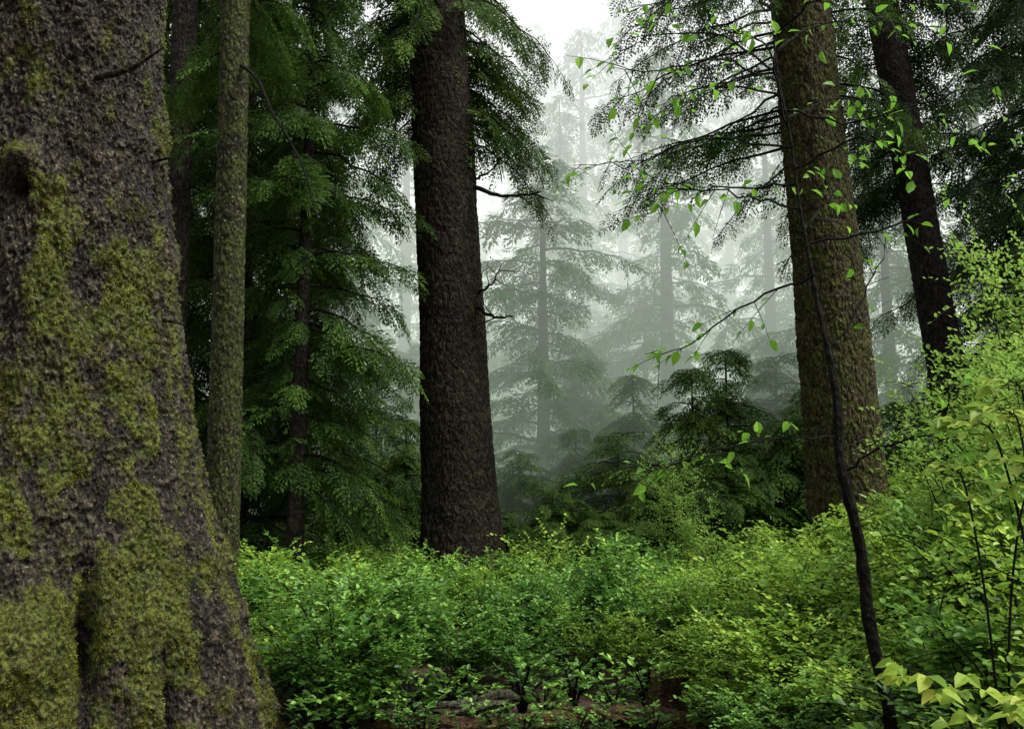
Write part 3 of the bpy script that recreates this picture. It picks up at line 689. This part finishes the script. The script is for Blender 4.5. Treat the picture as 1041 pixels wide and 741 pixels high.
# ================================================================== MIST (absorbing volume with added glow in place of scattered light)
def mist():
    m, nt, out = mat_new('mist')
    at = nd(nt, 'ShaderNodeAttribute', attribute_name='density')
    geo = nd(nt, 'ShaderNodeNewGeometry'); sp = nd(nt, 'ShaderNodeSeparateXYZ'); nt.links.new(geo.outputs['Position'], sp.inputs[0])
    mr = nd(nt, 'ShaderNodeMapRange'); mr.inputs[1].default_value = 0; mr.inputs[2].default_value = 30; nt.links.new(sp.outputs[2], mr.inputs[0])
    L = ramp(nt, mr.outputs[0], [(0, (.38, .52, .36)), (.16, (.62, .75, .60)), (.36, (.92, 1.0, .90)), (.7, (.98, 1.0, .99))])  # glow colour painted by height: dim green low down, near white above
    dn = nd(nt, 'ShaderNodeMath', operation='MULTIPLY'); nt.links.new(at.outputs['Fac'], dn.inputs[0]); dn.inputs[1].default_value = .038
    es = nd(nt, 'ShaderNodeMath', operation='MULTIPLY'); nt.links.new(dn.outputs[0], es.inputs[0]); es.inputs[1].default_value = 1.12
    a = nd(nt, 'ShaderNodeVolumeAbsorption'); a.inputs['Color'].default_value = (0, 0, 0, 1); nt.links.new(dn.outputs[0], a.inputs['Density'])
    em = nd(nt, 'ShaderNodeEmission'); nt.links.new(L, em.inputs[0]); nt.links.new(es.outputs[0], em.inputs[1])  # emission imitates daylight scattered in the mist
    ad = nd(nt, 'ShaderNodeAddShader'); nt.links.new(a.outputs[0], ad.inputs[0]); nt.links.new(em.outputs[0], ad.inputs[1])
    nt.links.new(ad.outputs[0], out.inputs['Volume'])
    ng = bpy.data.node_groups.new('mist_volume', 'GeometryNodeTree')
    ng.interface.new_socket('Geometry', in_out='OUTPUT', socket_type='NodeSocketGeometry')
    vc = ng.nodes.new('GeometryNodeVolumeCube')
    vc.inputs['Density'].default_value = 1.0
    vc.inputs['Min'].default_value = (-96, 26, -3); vc.inputs['Max'].default_value = (96, 158, 45)
    vc.inputs['Resolution X'].default_value = 49; vc.inputs['Resolution Y'].default_value = 34; vc.inputs['Resolution Z'].default_value = 13
    sm = ng.nodes.new('GeometryNodeSetMaterial'); sm.inputs['Material'].default_value = m
    go = ng.nodes.new('NodeGroupOutput')
    ng.links.new(vc.outputs[0], sm.inputs[0]); ng.links.new(sm.outputs[0], go.inputs[0])
    me = bpy.data.meshes.new('mist'); me.materials.append(m)
    o = bpy.data.objects.new('mist', me); COL.objects.link(o)
    md = o.modifiers.new('mist', 'NODES'); md.node_group = ng
    o["kind"] = "stuff"; o["label"] = "pale drifting mist hanging between the trees"; o["category"] = "mist"
mist()

# ================================================================== LIGHT + WORLD + CAMERA
w = bpy.data.worlds.new("World"); scene.world = w; w.use_nodes = True
nt = w.node_tree; nt.nodes.clear()
sky = nd(nt, 'ShaderNodeTexSky'); sky.sky_type = 'NISHITA'; sky.sun_disc = False
SEL, SAZ = math.radians(56), math.radians(115)
sky.sun_elevation = SEL; sky.sun_rotation = SAZ; sky.dust_density = 4; sky.air_density = 1.0
hs = nd(nt, 'ShaderNodeHueSaturation'); hs.inputs['Saturation'].default_value = .12; hs.inputs['Value'].default_value = 1.4
bg = nd(nt, 'ShaderNodeBackground'); bg.inputs[1].default_value = .15
wo = nd(nt, 'ShaderNodeOutputWorld')
nt.links.new(sky.outputs[0], hs.inputs['Color']); nt.links.new(hs.outputs[0], bg.inputs[0]); nt.links.new(bg.outputs[0], wo.inputs[0])
sl = bpy.data.lights.new('sun', 'SUN'); sl.energy = 3.2; sl.angle = math.radians(16); sl.color = (1, .98, .91)
so = bpy.data.objects.new('sun', sl); COL.objects.link(so)
d = Vector((math.sin(SAZ)*math.cos(SEL), math.cos(SAZ)*math.cos(SEL), math.sin(SEL)))
so.rotation_euler = d.to_track_quat('Z', 'Y').to_euler()
cam = bpy.data.cameras.new('camera'); cam.lens = 35; cam.sensor_width = 36; cam.clip_end = 1000; cam.clip_start = .05
co = bpy.data.objects.new('camera', cam); COL.objects.link(co); co.location = (0, 0, 2.0); co.rotation_euler = (math.radians(98), 0, 0)
scene.camera = co
scene.view_settings.view_transform = 'Standard'; scene.view_settings.look = 'None'; scene.view_settings.exposure = 0
